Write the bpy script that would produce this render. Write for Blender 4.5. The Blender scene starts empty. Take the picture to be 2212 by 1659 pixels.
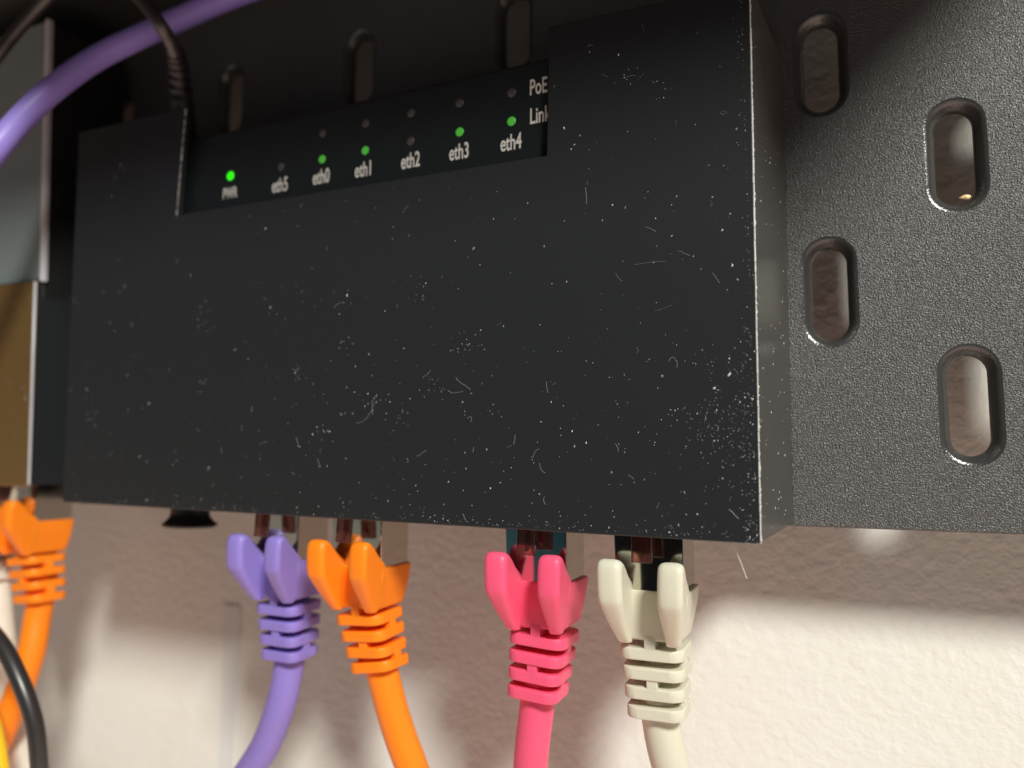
import bpy, bmesh, math, random
from mathutils import Vector, Matrix
random.seed(7)
S = 0.001                                   # everything below is written in millimetres
sc = bpy.context.scene
C = sc.collection

# ------------------------------------------------------------------ camera
AX = Vector((0.91523122, -0.03709374, -0.40121799))   # world X, Y, Z seen in image axes (right, down, forward)
AY = Vector((0.40291762, 0.09175253, 0.91062553))
AZ = Vector((0.00303426, -0.99509071, 0.0989205))
DIST, FPX = 120.7, 1590.0                   # mm from lens to the front of the cover; focal length in 2212 px
cam = bpy.data.objects.new('camera', bpy.data.cameras.new('camera')); C.objects.link(cam)
rot = Matrix(((AX[0], -AX[1], -AX[2]), (AY[0], -AY[1], -AY[2]), (AZ[0], -AZ[1], -AZ[2])))
cam.matrix_world = Matrix.Translation((0, -DIST * S, 0)) @ rot.to_4x4()
cam.data.sensor_width = 36
cam.data.lens = 36 * FPX / 2212
cam.data.clip_start, cam.data.clip_end = 0.005, 20
cam.data.dof.use_dof = True
cam.data.dof.focus_distance = 0.127
cam.data.dof.aperture_fstop = cam.data.lens / 2.7
sc.camera = cam

def at(px, py, y):                          # a photo point (2212 wide) on the plane y mm behind the cover front
    v = Vector((px - 1106, py - 829.5, FPX))
    r = Vector((AX.dot(v), AY.dot(v), AZ.dot(v)))
    r *= (DIST + y) / r.y
    return Vector((r.x, y, r.z))

# ------------------------------------------------------------------ room light
sc.view_settings.view_transform = 'Standard'
sc.view_settings.look = 'None'
sc.view_settings.exposure = 0
w = bpy.data.worlds.new('World'); sc.world = w; w.use_nodes = True
nt = w.node_tree; nt.nodes.clear()
wo = nt.nodes.new('ShaderNodeOutputWorld'); bg = nt.nodes.new('ShaderNodeBackground')
tc = nt.nodes.new('ShaderNodeTexCoord'); sp = nt.nodes.new('ShaderNodeSeparateXYZ')
nt.links.new(tc.outputs['Generated'], sp.inputs[0])
def wmath(op, a, b):
    n = nt.nodes.new('ShaderNodeMath'); n.operation = op
    for i, v in enumerate((a, b)):
        if isinstance(v, (int, float)): n.inputs[i].default_value = v
        else: nt.links.new(v, n.inputs[i])
    return n.outputs[0]
def wramp(fac, stops):
    n = nt.nodes.new('ShaderNodeValToRGB'); nt.links.new(fac, n.inputs[0])
    e = n.color_ramp.elements
    e[0].position, e[0].color = stops[0][0], (*stops[0][1], 1)
    e[1].position, e[1].color = stops[-1][0], (*stops[-1][1], 1)
    for p, c in stops[1:-1]:
        q = e.new(p); q.color = (*c, 1)
    return n.outputs[0]
up = wmath('MULTIPLY_ADD', sp.outputs['Z'], 0.5); up.node.inputs[2].default_value = 0.5
dv = nt.nodes.new('ShaderNodeVectorMath'); dv.operation = 'DOT_PRODUCT'
nt.links.new(tc.outputs['Generated'], dv.inputs[0]); dv.inputs[1].default_value = Vector((0.05, -1, -0.1)).normalized()
# the room: pale warm below (floor, bench), dim above; opposite the wall a dark teal-ringed patch shaped for the plug reflections
cu = wramp(up, [(0.0, (1.85, 1.23, 1.0)), (0.40, (0.58, 0.40, 0.325)), (0.50, (0.11, 0.088, 0.08)), (0.62, (0.045, 0.04, 0.04)), (1.0, (0.03, 0.026, 0.025))])
cs = wramp(dv.outputs['Value'], [(0.0, (1.2, 1.13, 1.12)), (0.70, (0.85, 1.0, 1.05)), (0.82, (0.55, 0.8, 0.85)), (0.87, (0.09, 0.30, 0.45)), (0.922, (0.05, 0.18, 0.28)), (0.938, (0.015, 0.018, 0.026)), (1.0, (0.02, 0.02, 0.025))])
mx = nt.nodes.new('ShaderNodeMixRGB'); mx.blend_type = 'MULTIPLY'; mx.inputs[0].default_value = 1
nt.links.new(cu, mx.inputs[1]); nt.links.new(cs, mx.inputs[2])
nt.links.new(mx.outputs[0], bg.inputs[0]); bg.inputs[1].default_value = 0.9
nt.links.new(bg.outputs[0], wo.inputs[0])

def lamp(name, pos, target, energy, size, color):
    l = bpy.data.lights.new(name, 'AREA'); l.shape = 'DISK'; l.size = size; l.energy = energy; l.color = color
    o = bpy.data.objects.new(name, l); C.objects.link(o)
    o.location = pos; o.rotation_euler = (Vector(target) - Vector(pos)).to_track_quat('-Z', 'Y').to_euler()
    return o
KEY = Vector((0.88, -1.0, 1.0)).normalized()
lamp('room_lamp', Vector((-0.05, 0, 0)) + KEY * 1.35, (-0.05, 0, 0), 27, 0.26, (0.95, 0.955, 0.88))

# ------------------------------------------------------------------ helpers
def mat(name, base, rough=0.4, metal=0.0, spec=0.5, bump=None, emit=None, trans=0.0, sss=0.0, vary=None, coat=0, ior=1.45, aniso=None):
    m = bpy.data.materials.new(name); m.use_nodes = True
    t = m.node_tree; b = t.nodes['Principled BSDF']
    b.inputs['Base Color'].default_value = (*base, 1); b.inputs['Roughness'].default_value = rough
    b.inputs['Metallic'].default_value = metal; b.inputs['Specular IOR Level'].default_value = spec
    b.inputs['Transmission Weight'].default_value = trans; b.inputs['IOR'].default_value = ior
    b.inputs['Coat Weight'].default_value = coat
    if sss:
        b.inputs['Subsurface Weight'].default_value = sss; b.inputs['Subsurface Scale'].default_value = 0.0015
        b.inputs['Subsurface Radius'].default_value = (1, 0.6, 0.4)
    if emit:
        b.inputs['Emission Color'].default_value = (*emit[0], 1); b.inputs['Emission Strength'].default_value = emit[1]
    tcn = t.nodes.new('ShaderNodeTexCoord'); vm = t.nodes.new('ShaderNodeVectorMath'); vm.operation = 'MULTIPLY'
    vm.inputs[1].default_value = (1000, 1000, 1000); t.links.new(tcn.outputs['Object'], vm.inputs[0])
    def noise(scale, detail=3, stretch=None, rough_=0.5):
        n = t.nodes.new('ShaderNodeTexNoise'); n.inputs['Scale'].default_value = scale
        n.inputs['Detail'].default_value = detail; n.inputs['Roughness'].default_value = rough_
        src = vm.outputs[0]
        if stretch:
            v2 = t.nodes.new('ShaderNodeVectorMath'); v2.operation = 'MULTIPLY'; v2.inputs[1].default_value = stretch
            t.links.new(src, v2.inputs[0]); src = v2.outputs[0]
        t.links.new(src, n.inputs['Vector']); return n.outputs['Fac']
    m['noise'] = 0
    if bump:
        last = None
        for (scale, detail, dist, strength, stretch) in bump:
            bn = t.nodes.new('ShaderNodeBump'); bn.inputs['Distance'].default_value = dist * S
            bn.inputs['Strength'].default_value = strength
            t.links.new(noise(scale, detail, stretch), bn.inputs['Height'])
            if last: t.links.new(last, bn.inputs['Normal'])
            last = bn.outputs[0]
        t.links.new(last, b.inputs['Normal'])
    if vary:                                 # (scale, colour2, stretch, lo, hi) mixes towards colour2
        scale, c2, stretch, lo, hi = vary
        mr = t.nodes.new('ShaderNodeMapRange'); mr.inputs[1].default_value = lo; mr.inputs[2].default_value = hi
        t.links.new(noise(scale, 5, stretch, 0.6), mr.inputs[0])
        mc = t.nodes.new('ShaderNodeMixRGB'); mc.inputs[1].default_value = (*base, 1); mc.inputs[2].default_value = (*c2, 1)
        t.links.new(mr.outputs[0], mc.inputs[0]); t.links.new(mc.outputs[0], b.inputs['Base Color'])
        m2 = t.nodes.new('ShaderNodeMapRange'); m2.inputs[3].default_value = rough - 0.05; m2.inputs[4].default_value = rough + 0.1
        t.links.new(mr.outputs[0], m2.inputs[0]); t.links.new(m2.outputs[0], b.inputs['Roughness'])
    return m

M = {}
M['wall'] = mat('white_painted_stipple', (0.82, 0.80, 0.75), 0.55, spec=0.3,
                bump=[(0.16, 2, 1.2, 0.1, None), (0.5, 3, 0.9, 0.32, (1, 1, 1.15))], vary=(0.05, (0.80, 0.765, 0.70), None, 0.35, 0.7))
M['powder'] = mat('black_powder_coat', (0.056, 0.054, 0.052), 0.43, spec=1.0,
                  bump=[(3.3, 1, 0.34, 1.0, None)])
M['rim'] = mat('black_powder_coat_rim', (0.040, 0.0385, 0.038), 0.24, spec=1.0, bump=[(2.9, 1, 0.10, 0.6, None)])
M['cover'] = mat('black_satin_cover', (0.018, 0.0195, 0.0215), 0.36, spec=0.33,
                 bump=[(1.0, 2, 0.05, 0.3, (0.03, 1, 3.5))])
M['cover_side'] = mat('black_brushed_side', (0.050, 0.048, 0.046), 0.30, spec=1.0, bump=[(1.0, 2, 0.03, 0.35, (6, 3, 0.03))])
M['router'] = mat('black_router_plastic', (0.014, 0.0165, 0.0185), 0.33, spec=0.45, bump=[(3, 2, 0.03, 0.2, None)])
M['dark'] = mat('dark_plastic', (0.012, 0.012, 0.012), 0.5, spec=0.4)
M['rubber'] = mat('black_rubber', (0.016, 0.015, 0.015), 0.42, spec=0.45, bump=[(2, 2, 0.02, 0.2, None)])
M['print'] = mat('white_print', (0.72, 0.68, 0.64), 0.6)
M['led_on'] = mat('green_led_lens', (0.06, 0.28, 0.05), 0.3, emit=((0.06, 0.40, 0.03), 0.5))
M['led_bright'] = mat('bright_green_led_lens', (0.05, 0.5, 0.03), 0.3, emit=((0.02, 1.0, 0.0), 0.95))
M['led_off'] = mat('unlit_led_lens', (0.075, 0.068, 0.07), 0.35, bump=[(3, 2, 0.1, 0.5, None)])
M['metal'] = mat('nickel_shield', (0.74, 0.73, 0.64), 0.10, metal=1.0)
M['edge'] = mat('bare_metal_edge', (0.72, 0.70, 0.73), 0.35, metal=0.35)
M['latch'] = mat('clear_brown_latch', (0.42, 0.17, 0.14), 0.10, trans=0.9, ior=1.5)
def plastic(n, c): return mat(n, c, 0.42, spec=0.4, sss=0.12, bump=[(0.5, 3, 0.05, 0.3, None), (4, 2, 0.01, 0.3, None)])
M['purple'] = plastic('purple_pvc', (0.275, 0.205, 0.60))
M['orange'] = plastic('orange_pvc', (1.0, 0.245, 0.010))
M['pink'] = plastic('pink_pvc', (0.88, 0.10, 0.205))
M['cream'] = plastic('cream_pvc', (0.66, 0.63, 0.51))
M['white'] = plastic('white_pvc', (0.74, 0.69, 0.60))
M['yellow'] = plastic('yellow_pvc', (0.95, 0.55, 0.015))
M['cord'] = mat('black_cord', (0.026, 0.022, 0.021), 0.36, spec=0.8)
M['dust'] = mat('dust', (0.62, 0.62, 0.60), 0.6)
M['dust_dim'] = mat('fine_dust', (0.22, 0.225, 0.24), 0.7)
M['flake'] = mat('yellow_crumb', (0.75, 0.48, 0.16), 0.35, vary=(2.5, (0.85, 0.75, 0.5), None, 0.4, 0.6))
M['grey_face'] = mat('glossy_grey_face', (0.17, 0.20, 0.205), 0.18, spec=0.8)
M['gold_sheen'] = mat('dark_cover_gold_sheen', (0.26, 0.155, 0.055), 0.28, metal=0.6, spec=0.75)  # gold base colour paints in a reflection on the dark cover
M['tape'] = mat('clear_tape', (0.72, 0.72, 0.70), 0.3, spec=0.4)
M['blocker'] = mat('blocker_board', (0.018, 0.017, 0.016), 0.6)

def tag(o, label=None, cat=None, group=None, kind=None):
    if label: o['label'] = label
    if cat: o['category'] = cat
    if group: o['group'] = group
    if kind: o['kind'] = kind
    return o
def empty(name, loc, label, cat, group=None):
    o = bpy.data.objects.new(name, None); C.objects.link(o); o.location = Vector(loc) * S
    o.empty_display_size = 0.01
    return tag(o, label, cat, group)
def link(name, bm, m, parent=None, smooth=30, kind=None):
    """bm in mm world coordinates -> one mesh object, in metres, relative to its parent"""
    org = Vector((0, 0, 0)); p = parent
    while p is not None: org += p.location; p = p.parent
    for v in bm.verts: v.co = v.co * S - org
    bmesh.ops.recalc_face_normals(bm, faces=bm.faces)
    me = bpy.data.meshes.new(name); bm.to_mesh(me); bm.free()
    if smooth is not None:
        for f in me.polygons: f.use_smooth = True
        me.set_sharp_from_angle(angle=math.radians(smooth))
        for f in me.polygons:
            if f.area > 5e-6: f.use_smooth = False      # broad flat faces stay flat between their rounded edges
    me.materials.append(m)
    o = bpy.data.objects.new(name, me); C.objects.link(o); o.parent = parent
    if kind: o['kind'] = kind
    return o
def prism(bm, pts, a, b, axis='y', bev=0, seg=2):
    """extrude outline pts between a and b. axis y: pts=(x,z); axis x: pts=(y,z); axis z: pts=(x,y)"""
    def mk(p, t):
        return {'y': (p[0], t, p[1]), 'x': (t, p[0], p[1]), 'z': (p[0], p[1], t)}[axis]
    v0 = [bm.verts.new(mk(p, a)) for p in pts]; v1 = [bm.verts.new(mk(p, b)) for p in pts]
    n = len(pts); fs = [bm.faces.new(v0), bm.faces.new(v1[::-1])]
    for i in range(n): fs.append(bm.faces.new((v0[i], v0[(i + 1) % n], v1[(i + 1) % n], v1[i])))
    if bev:
        es = set(e for f in fs for e in f.edges)
        r = bmesh.ops.bevel(bm, geom=list(es), offset=bev, segments=seg, affect='EDGES', profile=0.5)
        return list(set(v for v in r['verts']) | set(v for v in v0 + v1 if v.is_valid))
    return v0 + v1
def box(bm, x0, x1, y0, y1, z0, z1, bev=0, seg=2):
    return prism(bm, [(x0, z0), (x1, z0), (x1, z1), (x0, z1)], y0, y1, 'y', bev, seg)
def catmull(P, n=8):
    P = [Vector(p) for p in P]; Q = [P[0] * 2 - P[1]] + P + [P[-1] * 2 - P[-2]]; out = []
    for i in range(1, len(Q) - 2):
        for k in range(n):
            t = k / n; a, b, c, d = Q[i - 1], Q[i], Q[i + 1], Q[i + 2]
            out.append(0.5 * ((2 * b) + (c - a) * t + (2 * a - 5 * b + 4 * c - d) * t * t + (3 * b - a - 3 * c + d) * t ** 3))
    return out + [P[-1]]
def tube(bm, pts, r, n=16, cap=True):
    rr = r if callable(r) else (lambda t: r)
    up_ = Vector((0, -1, 0.01)); rings = []
    for i, p in enumerate(pts):
        T = (pts[min(i + 1, len(pts) - 1)] - pts[max(i - 1, 0)]).normalized()
        A = up_ - T * up_.dot(T)
        if A.length < 0.05: A = Vector((1, 0, 0)) - T * T.x
        A.normalize(); B = T.cross(A); up_ = A
        q = rr(i / (len(pts) - 1))
        rings.append([bm.verts.new(p + (A * math.cos(2 * math.pi * k / n) + B * math.sin(2 * math.pi * k / n)) * q) for k in range(n)])
    for a, b in zip(rings, rings[1:]):
        for k in range(n): bm.faces.new((a[k], a[(k + 1) % n], b[(k + 1) % n], b[k]))
    if cap: bm.faces.new(rings[0][::-1]); bm.faces.new(rings[-1])

# ------------------------------------------------------------------ the wall
WY = 49.0
bm = bmesh.new()
bm.faces.new([bm.verts.new(v) for v in ((-900, WY, -700), (700, WY, -700), (700, WY, 600), (-900, WY, 600))])
tag(link('wall', bm, M['wall']), kind='structure')

# unseen board added above the panel, outside the frame, to shade the upper half
bm = bmesh.new(); box(bm, -420, 68, -74, WY - 0.5, 128, 146, 1.0)
tag(link('shade_blocker', bm, M['blocker']), 'unseen black board added above the rack panel to shade its upper half', 'blocker')

# ------------------------------------------------------------------ the slotted rack panel
PY, PITCH, COL = 28.0, 45.0, 21.7
X0, X1, Z0, Z1 = -265.0, 60.0, -12.35, 127.0
def stad(a, b, th):
    c, s = math.cos(th), math.sin(th); h = b - a
    if abs(c) > 1e-6 and abs(a / abs(c) * s) <= h: return a / abs(c)
    # circle centre (0, +-h)
    sg = 1 if s > 0 else -1; B = s * sg * h
    return B + math.sqrt(max(B * B - (h * h - a * a), 0))
rack = empty('rack_panel', (21, PY, 0), 'black textured steel panel with staggered rounded slots, standing off the white wall', 'rack panel')
bm = bmesh.new()
def quad(*v): bm.faces.new([bm.verts.new(p) for p in v])
k0, k1 = math.floor((X0 + 0.2) / COL), math.ceil((X1 + 0.2) / COL)
for k in range(k0, k1 + 1):
    cx = -0.2 + COL * k; xa, xb = cx - COL / 2, cx + COL / 2
    base = 31.2 if k % 2 == 0 else 9.3
    j = -2
    while True:
        cz = base + PITCH * j; j += 1
        za, zb = cz - PITCH / 2, cz + PITCH / 2
        if zb <= Z0: continue
        if za >= Z1: break
        if cz - 11 < Z0 or cz + 11 > Z1:
            a_, b_ = max(za, Z0), min(zb, Z1)
            for yy in (PY, PY + 2.2): quad((xa, yy, a_), (xb, yy, a_), (xb, yy, b_), (xa, yy, b_))
            continue
        za, zb = max(za, Z0), min(zb, Z1)
        hw = COL / 2
        ths = [math.atan2(2.2 * math.sin(p), math.cos(p)) for p in [2 * math.pi * i / 52 for i in range(52)]]
        ths += [math.atan2(z - cz, x) for x in (-hw, hw) for z in (za, zb)]
        ths = sorted(set(round(t, 6) for t in ths))
        prof = [(None, None, 0), (4.95, 10.7, 0), (4.72, 10.47, 0.05), (4.45, 10.2, 0.17), (4.18, 9.93, 0.38), (3.9, 9.65, 0.68), (3.65, 9.4, 1.1), (3.4, 9.15, 1.45), (3.2, 8.95, 1.75), (3.12, 8.87, 2.2), (3.12, 8.87, 3.1), (4.75, 10.5, 3.1), (5.0, 10.8, 2.2), (None, None, 2.2)]
        rings = []
        for a_, b_, dy in prof:
            ring = []
            for th in ths:
                c, s = math.cos(th), math.sin(th)
                if a_ is None:
                    t = min(hw / abs(c) if abs(c) > 1e-9 else 1e9, ((zb - cz) / s if s > 0 else (za - cz) / s) if abs(s) > 1e-9 else 1e9)
                else: t = stad(a_, b_, th)
                ring.append(bm.verts.new((cx + c * t, PY + dy, cz + s * t)))
            rings.append(ring)
        n = len(ths)
        for ra, rb in zip(rings, rings[1:]):
            for i in range(n):
                fc = bm.faces.new((ra[i], ra[(i + 1) % n], rb[(i + 1) % n], rb[i]))
                if ra is not rings[0] and rb is not rings[-1]: fc.material_index = 1
# folded bottom lip
xs0, xs1 = -0.2 + COL * (k0 - 0.5), -0.2 + COL * (k1 + 0.5)
quad((xs0, PY, Z0), (xs1, PY, Z0), (xs1, PY + 0.35, Z0 - 0.3), (xs0, PY + 0.35, Z0 - 0.3))
quad((xs0, PY + 0.35, Z0 - 0.3), (xs1, PY + 0.35, Z0 - 0.3), (xs1, PY + 2.2, Z0 - 0.3), (xs0, PY + 2.2, Z0 - 0.3))
quad((xs0, PY + 2.2, Z0 - 0.3), (xs1, PY + 2.2, Z0 - 0.3), (xs1, PY + 2.2, Z0), (xs0, PY + 2.2, Z0))
bmesh.ops.remove_doubles(bm, verts=bm.verts, dist=0.001)
link('perforated_sheet', bm, M['powder'], rack, 35).data.materials.append(M['rim'])

blk = empty('slot_blocker', (-0.2 + 2 * COL, PY, 76.2), 'unseen disc and pin added to block light through a panel slot, high on its right side', 'stopper')  # added out of view to stop light passing this slot
bm = bmesh.new(); bmesh.ops.create_cone(bm, cap_ends=True, segments=32, radius1=6.2, radius2=6.2, depth=1.0, matrix=Matrix.Translation((-0.2 + 2 * COL, PY - 0.6, 76.2)) @ Matrix.Rotation(math.pi / 2, 4, 'X'))
link('blocker_disc', bm, M['edge'], blk)
bm = bmesh.new(); bmesh.ops.create_cone(bm, cap_ends=True, segments=24, radius1=4.0, radius2=3.0, depth=2.4, matrix=Matrix.Translation((-0.2 + 2 * COL, PY - 2.3, 76.2)) @ Matrix.Rotation(math.pi / 2, 4, 'X'))
link('blocker_cap', bm, M['edge'], blk)
bm = bmesh.new(); bmesh.ops.create_cone(bm, cap_ends=True, segments=16, radius1=2.2, radius2=2.2, depth=26, matrix=Matrix.Translation((-0.2 + 2 * COL, PY + 12.5, 76.2)) @ Matrix.Rotation(math.pi / 2, 4, 'X'))
link('blocker_pin', bm, M['edge'], blk)

# crumb caught in a slot
p = at(2086, 426, PY + 1.2)
bm = bmesh.new(); bmesh.ops.create_icosphere(bm, subdivisions=2, radius=1)
for v in bm.verts:
    q = v.co.copy(); q.x *= 0.75 * (1 + 0.25 * random.random()); q.z *= 0.42 * (1 + 0.3 * random.random()); q.y *= 0.35
    if q.x < -0.4: q.z *= 0.35; q.x *= 1.35
    v.co = q + p
tag(link('plaster_crumb', bm, M['flake']), 'tiny yellowish crumb caught at the bottom of a slot', 'crumb')

# ------------------------------------------------------------------ main router cover
bl, br = at(135, 1085, 0), at(1645, 1176, 0)
tl, tr = at(170, 285, 0), at(1621, -40, 0)
n1, n2 = at(382, 468, 0), at(1185, 339, 0)
def lerp(a, b, t): return a + (b - a) * t
t1 = lerp(tl, tr, (n1.x + 1.2 - tl.x) / (tr.x - tl.x)); t2 = lerp(tl, tr, (n2.x - tl.x) / (tr.x - tl.x))
cover = empty('router_cover', (-91, 0, -12), 'satin black mounting cover with a notched window, dusty, standing in front of the slotted panel', 'cover')
def rnd(c, d1, d2, r, n=3):                  # small rounded corner
    out = []
    for i in range(n + 1):
        t = i / n; out.append(c + d1 * r * (1 - t) ** 2 + d2 * r * t ** 2)
    return out
ux = (br - bl).normalized(); uz = Vector((0, 0, 1))
outline = rnd(bl, uz, ux, 0.7) + rnd(br, -ux, uz, 0.8) + [tr, t2, n2, n1, t1, tl]
bm = bmesh.new(); prism(bm, [(q.x, q.z) for q in outline], 0, 1.5, 'y', 0.28, 3)
link('front_plate', bm, M['cover'], cover)
# right side panel, slightly splayed towards the rack panel
bm = bmesh.new()
prism(bm, [(br.x - 1.4, 1.52), (br.x + 0.02, 0.42), (br.x + 3.3, PY - 0.05), (br.x + 1.8, PY - 0.05)], br.z + 0.35, tr.z, 'z', 0.12, 2)
side_r = link('side_panel', bm, M['cover_side'], cover)
for v in side_r.data.vertices:               # follow the plate edge; bottom rises a little to the back
    f = (v.co.z * 1000 - 12 - br.z) / (tr.z - br.z)
    v.co.x += f * (tr.x - br.x) * S * 0.9
    if f < 0.2: v.co.z += max(0, (v.co.y * 1000) - 1) * 0.03 * S
bm = bmesh.new()
prism(bm, [(bl.x + 0.02, 0.6), (bl.x + 1.4, 1.52), (bl.x + 1.4, PY - 0.05), (bl.x + 0.02, PY - 0.05)], bl.z + 0.3, tl.z, 'z', 0.1, 2)
link('side_panel', bm, M['cover'], cover)

# dust and lint lying on the cover front (nobody could count it)
def on_plate(): 
    while True:
        u, v = random.random(), random.random()
        px = 150 + 1490 * u; py = 60 + 1110 * v
        q = at(px, py, 0)
        if n1.x - 1 < q.x < n2.x + 1 and q.z > n1.z - 1.5: continue
        if q.z < bl.z + 0.6 + (q.x - bl.x) / (br.x - bl.x) * (br.z - bl.z): continue
        if q.z > tl.z - 2: continue
        keep = 0.12 + 0.88 * v ** 1.4
        if random.random() > keep: continue
        return q
def fleck(bm, q, r, y, normal='y'):
    n = random.choice((4, 5, 6)); a0 = random.random() * 6.3; st = random.uniform(1, 1.9)
    an = random.gauss(1.4, 0.5)
    pts = []
    for i in range(n):
        a = a0 + 2 * math.pi * i / n; d = r * random.uniform(0.6, 1.15)
        x, z = math.cos(a) * d * st, math.sin(a) * d
        x, z = x * math.cos(an) - z * math.sin(an), x * math.sin(an) + z * math.cos(an)
        pts.append((q.x + x, q.z + z))
    vs = [bm.verts.new((a, y, b)) for a, b in pts]; top = bm.verts.new((q.x, y - r * 0.7, q.z))
    for i in range(n): bm.faces.new((vs[i], vs[(i + 1) % n], top))
bm = bmesh.new(); bd = bmesh.new()
for i in range(480):
    q = on_plate(); r = min(0.24, 0.05 + random.expovariate(1 / 0.040))
    fleck(bm if random.random() < 0.28 else bd, q, r, -0.01)
for i in range(22):                           # clumps
    c = on_plate()
    for k in range(random.randint(4, 14)):
        q = c + Vector((random.gauss(0, 1.3), 0, random.gauss(0, 1.1)))
        if not (bl.z + 1 < q.z < tl.z - 3) or q.x > br.x - 0.7 or (n1.x - 1 < q.x < n2.x + 1 and q.z > n1.z - 1.5): continue
        fleck(bm if random.random() < 0.3 else bd, q, random.uniform(0.04, 0.12), -0.01)
for i in range(230):                          # smudges of dust at the lower right
    g = random.choice(((1560, 900, 34, 45), (1600, 860, 16, 70), (1520, 930, 30, 30), (1585, 980, 30, 60)))
    c = at(g[0] + random.gauss(0, g[2]), g[1] + random.gauss(0, g[3]), 0)
    if c.x > br.x - 0.7: continue
    fleck(bm if random.random() < 0.12 else bd, c, random.uniform(0.035, 0.10), -0.01)
for i in range(420):                          # along bottom edge and right edge
    if random.random() < 0.6:
        t = random.random() ** 0.7; q = lerp(bl, br, t) + Vector((0, 0, 0.5 + random.expovariate(1 / 0.9)))
    else:
        q = lerp(br, tr, random.random() ** 1.8) + Vector((-0.6 - random.expovariate(1 / 0.8), 0, 0))
    if q.x > br.x - 0.6: q.x = br.x - 0.6
    fleck(bm if random.random() < 0.22 else bd, q, random.uniform(0.03, 0.10), -0.01)
link('dust', bm, M['dust'], cover, None, 'stuff'); link('fine_dust', bd, M['dust_dim'], cover, None, 'stuff')
bm = bmesh.new()
def fibre(px, py, L, ang, curl=0.5, r=0.035, y=-0.05, n=7):
    p = at(px, py, y); a = math.radians(ang); pts = [p]
    for i in range(n):
        a += random.gauss(0, curl); p = p + Vector((math.cos(a), 0, math.sin(a))) * L / n; pts.append(Vector((p.x, y, p.z)))
    tube(bm, pts, r, 4)
for f in [(815, 850, 4.5, -70, .45), (770, 915, 5, 20, .25), (745, 655, 3, 160, .3), (985, 815, 4, -60, .4), (1000, 845, 3.4, 200, .3), (1265, 405, 3, -85, .1),
          (1370, 572, 5.5, 3, .06, .02), (1445, 780, 3, 80, .6), (1490, 552, 2.2, 150, .3), (430, 822, 3, 10, .5), (1180, 825, 2, 200, .6), (1575, 1100, 2.0, -50, .1, .06),
          (1010, 905, 2, 80, .5), (1165, 1000, 2.2, -80, .2), (1150, 990, 2.2, 60, .3), (900, 985, 2.4, 20, .4), (1110, 960, 1.8, 90, .4), (930, 800, 2.2, 200, .4),
          (1335, 975, 1.4, 70, .3), (1540, 590, 2, -60, .2), (640, 945, 2, -70, .3), (560, 960, 2.2, 30, .3), (1000, 1110, 1.8, -75, .2), (540, 890, 1.6, 60, .5),
          (1395, 490, 2, -45, .3), (1345, 170, 2.4, 40, .2, .02), (1390, 70, 1.8, 90, .2, .02), (1560, 240, 2.6, 0, .7, .02), (1180, 1090, 1.6, 190, .3), (690, 1010, 2, 100, .4),
          (1415, 672, 3, 5, .1, .015), (1330, 590, 2, -65, .2, .02), (870, 460, 2, 60, .2, .02), (1620, 1160, 1.5, -140, .5, .03)]:
    fibre(*f)
for i in range(55):
    q = on_plate(); p = q.copy(); a = random.gauss(1.5, 0.7); pts = [Vector((p.x, -0.04, p.z))]
    for j in range(4):
        a += random.gauss(0, .5); p = p + Vector((math.cos(a), 0, math.sin(a))) * random.uniform(0.15, 0.35); pts.append(Vector((p.x, -0.04, p.z)))
    tube(bm, pts, random.uniform(0.015, 0.035), 3)
link('lint', bm, M['dust_dim'], cover, None, 'stuff')
# paint chips on the right edge, plus pale tubes painting in edge highlights
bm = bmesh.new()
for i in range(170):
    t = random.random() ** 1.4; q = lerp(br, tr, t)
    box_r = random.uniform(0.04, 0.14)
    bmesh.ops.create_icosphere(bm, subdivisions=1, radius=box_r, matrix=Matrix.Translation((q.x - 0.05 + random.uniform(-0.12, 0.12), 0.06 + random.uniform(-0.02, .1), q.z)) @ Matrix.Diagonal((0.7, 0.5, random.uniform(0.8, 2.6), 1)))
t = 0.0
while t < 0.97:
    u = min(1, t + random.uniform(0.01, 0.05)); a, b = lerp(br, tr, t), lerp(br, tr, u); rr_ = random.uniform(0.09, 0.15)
    tube(bm, [a + Vector((-0.10, 0.04, 0.5)), b + Vector((-0.10 + random.uniform(-.03, .03), 0.04, 0.4))], rr_, 6); t = u  # pale tube paints in the highlight along the right edge
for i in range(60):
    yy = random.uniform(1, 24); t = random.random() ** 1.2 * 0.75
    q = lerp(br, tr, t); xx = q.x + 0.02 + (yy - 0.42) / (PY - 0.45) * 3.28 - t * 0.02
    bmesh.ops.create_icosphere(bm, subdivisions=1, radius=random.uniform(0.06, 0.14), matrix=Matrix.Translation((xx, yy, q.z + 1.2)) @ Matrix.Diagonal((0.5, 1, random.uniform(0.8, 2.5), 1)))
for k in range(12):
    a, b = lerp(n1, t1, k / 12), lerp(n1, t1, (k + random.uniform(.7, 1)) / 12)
    tube(bm, [a + Vector((-0.08, 0.05, 0.2)), b + Vector((-0.08, 0.05, 0))], random.uniform(0.07, 0.12), 6)  # pale tube paints in the bright line on the notch edge
link('edge_wear_and_glints', bm, M['dust'], cover, None, 'stuff')  # dust colour shared by the chips and the painted highlights

# a hair sticking out under the cover
bm = bmesh.new(); tube(bm, catmull([at(1584, 1168, 2.2), at(1594, 1200, 2.2), at(1603, 1222, 2.1), at(1613, 1250, 2)], 5), 0.06, 5)
tag(link('loose_fibre', bm, M['white']), 'single pale hair hanging from the lower right edge of the black cover', 'fibre')

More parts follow.
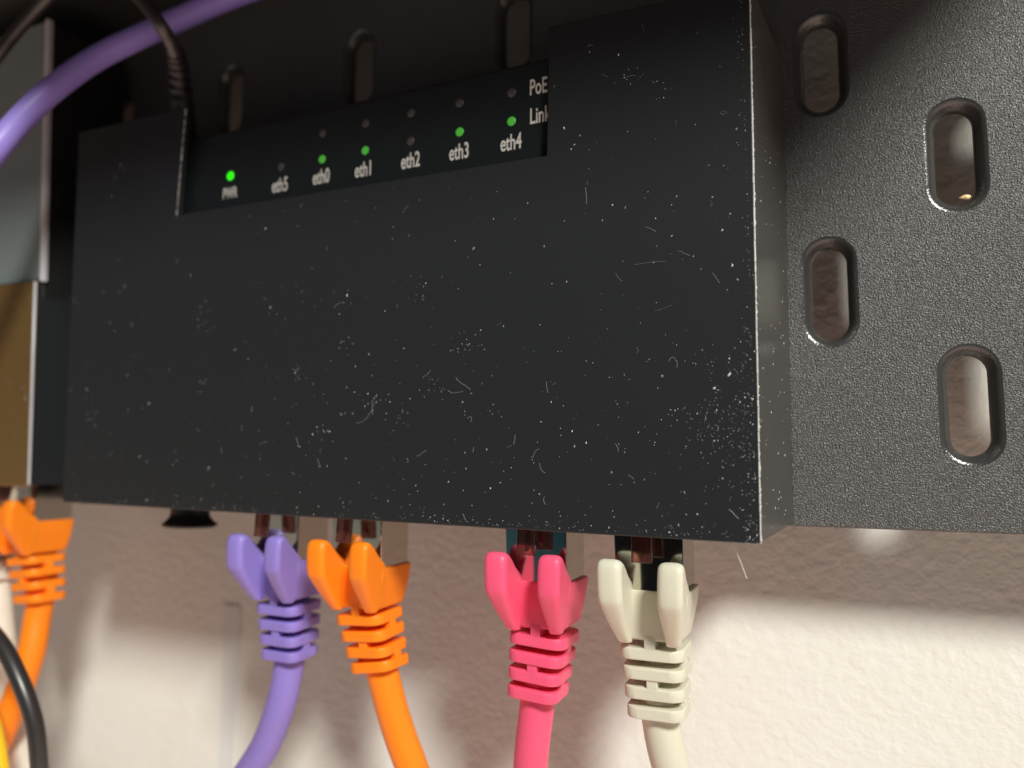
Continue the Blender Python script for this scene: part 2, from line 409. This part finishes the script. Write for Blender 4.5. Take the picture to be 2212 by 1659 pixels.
# ------------------------------------------------------------------ the router behind the window
router = empty('router', (-90, 12, -10), 'black network router with green status lights behind the cover window', 'router')
bm = bmesh.new(); box(bm, -158, -16, 3.0, 24.5, -9, 75.4, 1.0, 3); link('casing', bm, M['router'], router)
RF = 3.0
def disc(name, px, py, m, r=1.08):
    c = at(px, py, RF); bm = bmesh.new(); n = 20
    rings = [[bm.verts.new((c.x + math.cos(2 * math.pi * i / n) * q, RF - h, c.z + math.sin(2 * math.pi * i / n) * q)) for i in range(n)] for q, h in ((r, -0.2), (r, 0.03), (r * 0.85, 0.12), (r * 0.5, 0.2))]
    for a, b in zip(rings, rings[1:]):
        for i in range(n): bm.faces.new((a[i], a[(i + 1) % n], b[(i + 1) % n], b[i]))
    bm.faces.new(rings[-1]); return link(name, bm, m, router)
for px, py, on in [(498, 380, 2), (607, 360, 0), (696, 344, 1), (697, 287, 0), (789, 325, 1), (790, 266, 0), (887, 305, 0), (888, 244, 0), (993, 285, 1), (993, 222, 0), (1105, 262, 1), (1105, 200, 0)]:
    o = disc('indicator_light', px, py, (M['led_off'], M['led_on'], M['led_bright'])[on], 1.05 if on == 2 else 0.9)
    o['label'] = ('unlit grey indicator light', 'green lit indicator light', 'bright green power light')[on]
def text(s, px, py, size, align='CENTER', sx=0.55):
    cu_ = bpy.data.curves.new('t', 'FONT'); cu_.body = s; cu_.size = size; cu_.align_x = align; cu_.align_y = 'CENTER'; cu_.offset = 0.06; cu_.extrude = 0.02
    o = bpy.data.objects.new('t', cu_); C.objects.link(o)
    bpy.context.view_layer.update()
    me = bpy.data.meshes.new_from_object(o.evaluated_get(bpy.context.evaluated_depsgraph_get()))
    bpy.data.objects.remove(o); bpy.data.curves.remove(cu_)
    c = at(px, py, RF); bm = bmesh.new(); bm.from_mesh(me); bpy.data.meshes.remove(me)
    for v in bm.verts: v.co = Vector((c.x + v.co.x * sx, RF - 0.06 - v.co.z, c.z + v.co.y))
    o = link('lettering', bm, M['print'], router, None); o['label'] = 'white printed word ' + s
for s, px, py in [('PWR', 497, 418), ('eth5', 605, 401), ('eth0', 694, 383), ('eth1', 786, 367), ('eth2', 887, 348), ('eth3', 992, 329), ('eth4', 1104, 309)]:
    text(s, px, py, 4.5 if s != 'PWR' else 3.6)
text('PoE', 1144, 192, 4.4, 'LEFT', 0.53); text('Link', 1144, 254, 4.4, 'LEFT', 0.57)
# black flared foot under the left end
kc = at(410, 1120, 13)
bm = bmesh.new(); n = 28; rings = []
for r_, z_ in ((5.2, 6), (5.2, -0.4), (5.4, -1.2), (6.4, -2.2), (7.2, -2.7), (7.3, -3.2), (6.6, -3.6), (3, -3.8)):
    rings.append([bm.verts.new((kc.x + r_ * math.cos(2 * math.pi * i / n), 13 + r_ * 0.7 * math.sin(2 * math.pi * i / n), kc.z + z_ + 1.6)) for i in range(n)])
for a, b in zip(rings, rings[1:]):
    for i in range(n): bm.faces.new((a[i], a[(i + 1) % n], b[(i + 1) % n], b[i]))
bm.faces.new(rings[-1]); link('rubber_plug', bm, M['rubber'], router)

# ------------------------------------------------------------------ network cables
PF = 8.0                                     # plane of the plug fronts
def rrect(hw, hd, c, n=3):                   # rounded / chamfered rectangle outline, centre 0
    pts = []
    for sx, sy, a0 in ((1, -1, -90), (1, 1, 0), (-1, 1, 90), (-1, -1, 180)):
        for i in range(n + 1):
            a = math.radians(a0 + 90 * i / n); pts.append((sx * (hw - c) + c * math.cos(a), sy * (hd - c) + c * math.sin(a)))
    return pts
def ethernet(px_path, xr, zc, m, label, metal_top=10, tilt=0.0, latch_px=0, ribs_px=None, r_cable=3.3, ypath=None, dirt=False, wing_tilt=0.0):
    """xr: right edge of the plug, zc: top of the boot collar; tilt: degrees about y"""
    cx = xr - 6.1; cy = PF + 5.2
    t = empty('network_cable', (cx, cy, zc), label, 'network cable', 'network cables plugged in from below')
    R = Matrix.Translation((cx, 0, zc)) @ Matrix.Rotation(math.radians(tilt), 4, 'Y') @ Matrix.Translation((-cx, 0, -zc))
    # plug: shield box, open lip, contact window edge
    bm = bmesh.new()
    box(bm, cx - 6.1, cx + 6.1, PF, PF + 10.4, zc - 3, zc + metal_top + 6, 0.22, 2)
    bmesh.ops.transform(bm, matrix=R, verts=bm.verts)
    plug = link('plug', bm, M['metal'], t)
    # latch: clear tongue leaning forward from the plug tip
    bm = bmesh.new()
    zt = zc + 5.4
    outl = [(PF - 4.9, zt), (PF - 4.0, zt - 0.1), (PF - 2.4, zt + 16), (PF - 3.3, zt + 16)]
    prism(bm, outl, cx - 1.75, cx + 1.75, 'x', 0.12, 1)
    prism(bm, [(PF - 3.9, zt + 0.6), (PF - 2.8, zt + 1.4), (PF - 2.2, zt + 13), (PF - 2.5, zt + 13)], cx - 0.35, cx + 0.35, 'x')
    bmesh.ops.transform(bm, matrix=R, verts=bm.verts)
    link('latch', bm, M['latch'], plug)
    # boot -------------------------------------------------
    bm = bmesh.new()
    secs = [(0.08, 6.6, 5.4, 0.3), (0.0, 6.78, 5.5, 0.35), (-0.4, 6.82, 5.55, 0.4), (-2.2, 6.6, 5.55, 0.5), (-4.0, 6.3, 5.5, 0.6), (-6.2, 5.88, 5.35, 0.8), (-8.0, 5.5, 5.2, 1.0), (-8.4, 5.1, 4.8, 1.1)]
    rings = []
    for z, hw, hd, c in secs:
        rings.append([bm.verts.new((cx + x, cy - 0.05 + y, zc + z)) for x, y in rrect(hw, hd, c, 4)])
    for a, b in zip(rings, rings[1:]):
        for i in range(len(a)): bm.faces.new((a[i], a[(i + 1) % len(a)], b[(i + 1) % len(a)], b[i]))
    bm.faces.new(rings[0]); bm.faces.new(rings[-1][::-1])
    P = [Vector(q) for q in [(-1.6, -7.8), (0.1, -9.1), (1.3, -8.4), (6.3, -2.0), (6.9, -0.6), (6.9, 4.0), (6.3, 5.6), (4.9, 6.0), (3.0, 5.0), (-0.6, 1.0), (-1.6, -1.0)]]
    for _ in range(2):                        # round the outline
        Q = []
        for a, b in zip(P, P[1:] + P[:1]): Q += [a * 0.75 + b * 0.25, a * 0.25 + b * 0.75]
        P = Q
    N = []
    for a, b in zip(P[-1:] + P[:-1], P[1:] + P[:1]):
        e = (b - a).normalized(); N.append(Vector((-e.y, e.x)))
    if sum((p.x * q.y - q.x * p.y) for p, q in zip(P, P[1:] + P[:1])) < 0: N = [-n for n in N]
    for sg in (-1, 1):
        bw = bmesh.new(); rings = []
        for xx, ins in ((2.8, 1.1), (2.86, 0.8), (3.05, 0.48), (3.4, 0.2), (3.9, 0.05), (4.7, 0.0), (5.9, 0.0), (6.45, 0.09), (6.85, 0.32), (7.05, 0.65), (7.1, 1.0)):
            ring = []
            for p, n_ in zip(P, N):
                q = p + n_ * ins * min(1, max(0, (p.x + 0.2) / 1.5)); h = q.y
                f = min(1, max(0, -h / 9.0)); k = 1 - 0.24 * f ** 1.3; fw = min(1, max(0, q.x / 6.5))
                x_in = xx + (1 - fw) * 0.0 if xx > 5 else xx + (f ** 1.6 * 0.9) * (5 - xx) / 1.7
                ring.append(bw.verts.new((cx + sg * ((x_in - (0.22 if xx > 5 else 0) * (1 - fw)) * k + 0.15 * fw * (0.6 + max(0, h) / 5)), PF - 0.4 - q.x, zc + h)))
            rings.append(ring)
        for a, b in zip(rings, rings[1:]):
            for i in range(len(a)): bw.faces.new((a[i], a[(i + 1) % len(a)], b[(i + 1) % len(a)], b[i]))
        bw.faces.new(rings[0]); bw.faces.new(rings[-1][::-1]); bmesh.ops.recalc_face_normals(bw, faces=bw.faces)
        me = bpy.data.meshes.new('w'); bw.to_mesh(me); bw.free(); bm.from_mesh(me); bpy.data.meshes.remove(me)
    bmesh.ops.transform(bm, matrix=R, verts=bm.verts)
    # centre line of ribs and cable
    pts = [R @ Vector((cx, cy, zc - 5)), R @ Vector((cx, cy, zc - 9.5))] + [at(px, py, yy + 1) for px, py, yy in px_path[1:]]
    path = catmull(pts, 10)
    d = [0]
    for a, b in zip(path, path[1:]): d.append(d[-1] + (b - a).length)
    def along(s):
        for i in range(len(d) - 1):
            if d[i + 1] >= s:
                t_ = (s - d[i]) / max(d[i + 1] - d[i], 1e-6); return lerp(path[i], path[i + 1], t_), (path[i + 1] - path[i]).normalized()
        return path[-1], (path[-1] - path[-2]).normalized()
    def frame(s):
        p, T = along(s); Zv = (Vector((0, 0, 1)) * 0.55 - T * 0.45).normalized(); Xv = Vector((1, 0, 0)); Xv = (Xv - Zv * Xv.dot(Zv)).normalized(); Yv = Zv.cross(Xv)
        return Matrix(((Xv.x, Yv.x, Zv.x, p.x), (Xv.y, Yv.y, Zv.y, p.y), (Xv.z, Yv.z, Zv.z, p.z), (0, 0, 0, 1)))
    s0 = 5.7
    for k in range(4):
        b2 = bmesh.new(); sc_ = 1 - 0.035 * k
        prism(b2, rrect(5.6 * sc_, 5.4 * sc_, 2.2, 4), -1.02, 1.02, 'z', 0.0)
        es = [e for e in b2.edges if abs(e.verts[0].co.z - e.verts[1].co.z) < 0.01]
        bmesh.ops.bevel(b2, geom=es, offset=0.3, segments=2, affect='EDGES', profile=0.5)
        Fm = frame(s0 + 3.35 * k)
        bmesh.ops.transform(b2, matrix=Fm, verts=b2.verts)
        me = bpy.data.meshes.new('w'); b2.to_mesh(me); b2.free(); bm.from_mesh(me); bpy.data.meshes.remove(me)
        b3 = bmesh.new()                      # webs between ribs: front/back, then sides
        if k % 2 == 0:
            for sy in (-1, 1): box(b3, -0.95, 0.95, min(sy * 2.4, sy * 5.3 * sc_), max(sy * 2.4, sy * 5.3 * sc_), 0.3, 3.2, 0.12, 1)
        else:
            for sx in (-1, 1): box(b3, min(sx * 2.4, sx * 5.5 * sc_), max(sx * 2.4, sx * 5.5 * sc_), -1.0, 1.0, 0.3, 3.2, 0.12, 1)
        bmesh.ops.transform(b3, matrix=Fm, verts=b3.verts)
        me = bpy.data.meshes.new('w'); b3.to_mesh(me); b3.free(); bm.from_mesh(me); bpy.data.meshes.remove(me)
    tube(bm, [along(s)[0] for s in [3.0 + 0.8 * i for i in range(int((s0 + 3.35 * 3 - 2.6) / 0.8) + 1)]], r_cable - 0.75, 20)
    link('boot', bm, m, t, 40)
    bm = bmesh.new(); tube(bm, [along(s)[0] for s in [s0 + 8 + 1.2 * i for i in range(int((d[-1] - s0 - 8) / 1.2))]], r_cable, 28)
    link('cable_jacket', bm, m, t, 60)
    return t
ethernet([(623, 1330, 12.5), (626, 1405, 13), (622, 1450, 13), (607, 1520, 13), (578, 1600, 14), (543, 1659, 15), (480, 1750, 17), (400, 1860, 20)], -107.0, -22.4, M['purple'], 'purple network cable with four-ribbed purple boot, leftmost under the big cover', tilt=0)
ethernet([(804, 1320, 12.5), (817, 1415, 13), (827, 1455, 13), (846, 1530, 14), (868, 1600, 15), (890, 1659, 16), (940, 1800, 20), (980, 1930, 24)], -85.7, -22.6, M['orange'], 'orange network cable bending right, between the purple and pink cables', tilt=0)
ethernet([(1172, 1372, 12.3), (1163, 1490, 12.5), (1159, 1535, 12.6), (1151, 1600, 13), (1146, 1659, 14), (1140, 1800, 18), (1130, 1950, 24)], -45.8, -22.9, M['pink'], 'pink network cable hanging straight down left of the cream cable', tilt=0)
cream = ethernet([(1410, 1400, 12.3), (1424, 1520, 12.4), (1428, 1560, 12.5), (1437, 1610, 13), (1450, 1659, 14), (1490, 1780, 18), (1540, 1900, 24)], -24.7, -23.0, M['cream'], 'cream network cable, rightmost, plugged in near the cover corner', tilt=0)
c = at(1464, 1222, PF) ; bm = bmesh.new()          # worn tiny letters on the cream cable's plug
me = None
cu_ = bpy.data.curves.new('t', 'FONT'); cu_.body = 'ty'; cu_.size = 1.5; cu_.align_x = 'CENTER'; cu_.extrude = 0.01
o = bpy.data.objects.new('t', cu_); C.objects.link(o); bpy.context.view_layer.update()
me = bpy.data.meshes.new_from_object(o.evaluated_get(bpy.context.evaluated_depsgraph_get()))
bpy.data.objects.remove(o); bm.from_mesh(me); bpy.data.meshes.remove(me)
for v in bm.verts: v.co = Vector((c.x + v.co.x, PF - 0.03 - v.co.z, c.z - 0.5 + v.co.y))
link('lettering', bm, M['dust_dim'], [q for q in cream.children if q.name.startswith('plug')][0], None)
# under the second cover
ethernet([(86, 1215, 12), (86, 1295, 12), (80, 1340, 11.5), (68, 1410, 10), (42, 1490, 8), (0, 1590, 6), (-60, 1700, 5)], -193.6, -17.3, M['orange'], 'orange network cable bending left at the left picture edge, behind a black cord', metal_top=9)
ethernet([(-5, 1200, 12), (-4, 1290, 12), (0, 1340, 12), (8, 1420, 12), (22, 1520, 13), (45, 1620, 14), (75, 1740, 15)], -213.5, -13.5, M['white'], 'white network cable at the far left edge beside the orange one', metal_top=9)
bm = bmesh.new(); tube(bm, catmull([at(*p) for p in [(-120, 1300, -8), (-50, 1335, -8), (5, 1395, -8), (45, 1475, -8), (74, 1560, -7), (84, 1640, -6), (86, 1700, -5), (84, 1800, -5)]], 8), 1.85, 20)
tag(link('black_cable', bm, M['cord']), 'thin black cord curving down in front of the orange cable at lower left', 'cord')
bm = bmesh.new(); tube(bm, catmull([at(*p) for p in [(-120, 1380, -2), (-60, 1460, -2), (-22, 1540, -2), (-6, 1600, -2), (3, 1660, -2), (15, 1760, -2), (25, 1860, 0)]], 8), 1.6, 20)
tag(link('yellow_cable', bm, M['yellow']), 'bright yellow cable just showing in the bottom left corner', 'cable')

# faint strip of clear tape on the wall
bm = bmesh.new(); a = at(487, 1305, WY); b = at(521, 1305, WY)
box(bm, a.x, b.x, WY - 0.35, WY - 0.05, -150, a.z, 0.1, 1)
tag(link('wall_strip', bm, M['tape']), 'pale vertical strip on the shaded wall left of the purple cable', 'strip')

# ------------------------------------------------------------------ neighbouring cover and device at the left
cov2 = empty('router_cover', (-225, 0, -8), 'second black cover with shiny front, cut off by the left picture edge', 'cover')
b2r, t2r = at(61, 1051, 0), at(76, 606, 0)
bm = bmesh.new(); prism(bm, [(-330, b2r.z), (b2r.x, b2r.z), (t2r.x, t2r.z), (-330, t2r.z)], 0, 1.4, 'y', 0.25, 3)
link('front_plate', bm, M['gold_sheen'], cov2)
bm = bmesh.new(); prism(bm, [(b2r.x - 1.3, 1.42), (b2r.x, 0.5), (b2r.x + 0.3, PY - 0.05), (b2r.x - 1.0, PY - 0.05)], b2r.z + 0.3, t2r.z, 'z', 0.1, 2)
so = link('side_panel', bm, M['cover'], cov2)
for v in so.data.vertices:
    f = (v.co.z * 1000 - 8 - b2r.z) / (t2r.z - b2r.z); v.co.x += f * (t2r.x - b2r.x) * S
bm = bmesh.new(); prism(bm, [(b2r.x - 0.35, b2r.z + 0.4), (b2r.x + 0.12, b2r.z + 0.4), (t2r.x + 0.12, t2r.z - 0.2), (t2r.x - 0.5, t2r.z - 0.2)], -0.06, 0.45, 'y', 0.05, 1)
link('edge_trim', bm, M['edge'], cov2)
bm = bmesh.new()
for i in range(60):
    p = at(random.uniform(2, 66), random.uniform(620, 1040), 0)
    fleck(bm, p, random.uniform(0.08, 0.28) if i < 20 else random.uniform(0.05, .12), -0.01)
link('dust', bm, M['dust_dim'], cov2, None, 'stuff')
dev2 = empty('network_switch', (-225, 12, 0), 'glossy grey-faced device rising behind the second cover, under the purple cable', 'network device')
db, dt = at(96, 606, 1.7), at(108, 60, 1.7)
bm = bmesh.new(); prism(bm, [(-330, -4), (b2r.x - 2.5, -4), (db.x - 0.8, db.z), (dt.x - 0.8, 118), (-330, 118)], 2.0, 25, 'y', 0.4, 2)
link('casing', bm, M['dark'], dev2)
bm = bmesh.new(); prism(bm, [(-330, db.z + 0.4), (db.x - 1.3, db.z + 0.4), (dt.x - 1.3, 117.5), (-330, 117.5)], 1.5, 2.15, 'y', 0.1, 1)
link('face_panel', bm, M['grey_face'], dev2)
bm = bmesh.new(); prism(bm, [(db.x - 1.15, db.z - 0.3), (db.x + 0.1, db.z - 0.3), (dt.x + 0.1, 117.8), (dt.x - 1.15, 117.8)], 1.0, 2.6, 'y', 0.3, 2)
link('edge_trim', bm, M['edge'], dev2)

# ------------------------------------------------------------------ cords crossing the top left
bm = bmesh.new(); tube(bm, catmull([at(*p) for p in [(-140, 520, -28), (-70, 400, -26), (0, 312, -22), (60, 243, -17), (130, 180, -12), (210, 125, -6), (300, 80, 0), (390, 40, 6), (470, 5, 10), (560, -28, 13), (700, -70, 16)]], 8), 2.75, 28)
tag(link('network_cable', bm, M['purple']), 'purple cable arching across the top left corner in front of the devices', 'network cable')
pw = empty('power_lead', tuple(at(398, 290, 12)), 'black power lead with barrel plug entering the top of the router', 'power lead')
rt = at(400, 300, 10)
base = Vector((rt.x + 0.4, 10, 76))
mid1 = at(388, 165, 4); 
bm = bmesh.new(); tube(bm, [base + Vector((0, 0, -2)), base + Vector((-0.1, 0, 4)), lerp(base, mid1, 0.7), lerp(base, mid1, 0.8)], lambda t: 2.7 if t < 0.9 else 2.2, 18)
link('barrel_plug', bm, M['rubber'], pw, 40)
bm = bmesh.new()
rel = catmull([lerp(base, mid1, 0.75), at(386, 150, 2), at(378, 110, -1)], 6)
tube(bm, rel, lambda t: 1.9 - 0.4 * t, 14)
for i in range(1, len(rel) - 1, 2): tube(bm, [rel[i], rel[i] + (rel[i + 1] - rel[i]).normalized() * 1.1], 2.75 - 0.06 * i, 14)
link('strain_relief', bm, M['rubber'], pw, 40)
bm = bmesh.new(); tube(bm, catmull([at(*p) for p in [(380, 118, -1), (366, 85, -4), (345, 52, -7), (318, 15, -8), (290, -15, -8), (240, -60, -8)]], 8), 1.6, 14)
link('cord', bm, M['cord'], pw)
bm = bmesh.new(); tube(bm, catmull([at(*p) for p in [(-60, 190, -12), (-5, 120, -12), (30, 75, -11), (75, 25, -10), (120, -20, -10), (160, -60, -10)]], 8), 1.5, 14)
tag(link('audio_lead', bm, M['cord']), 'black cord slanting through the extreme top left corner', 'cord')
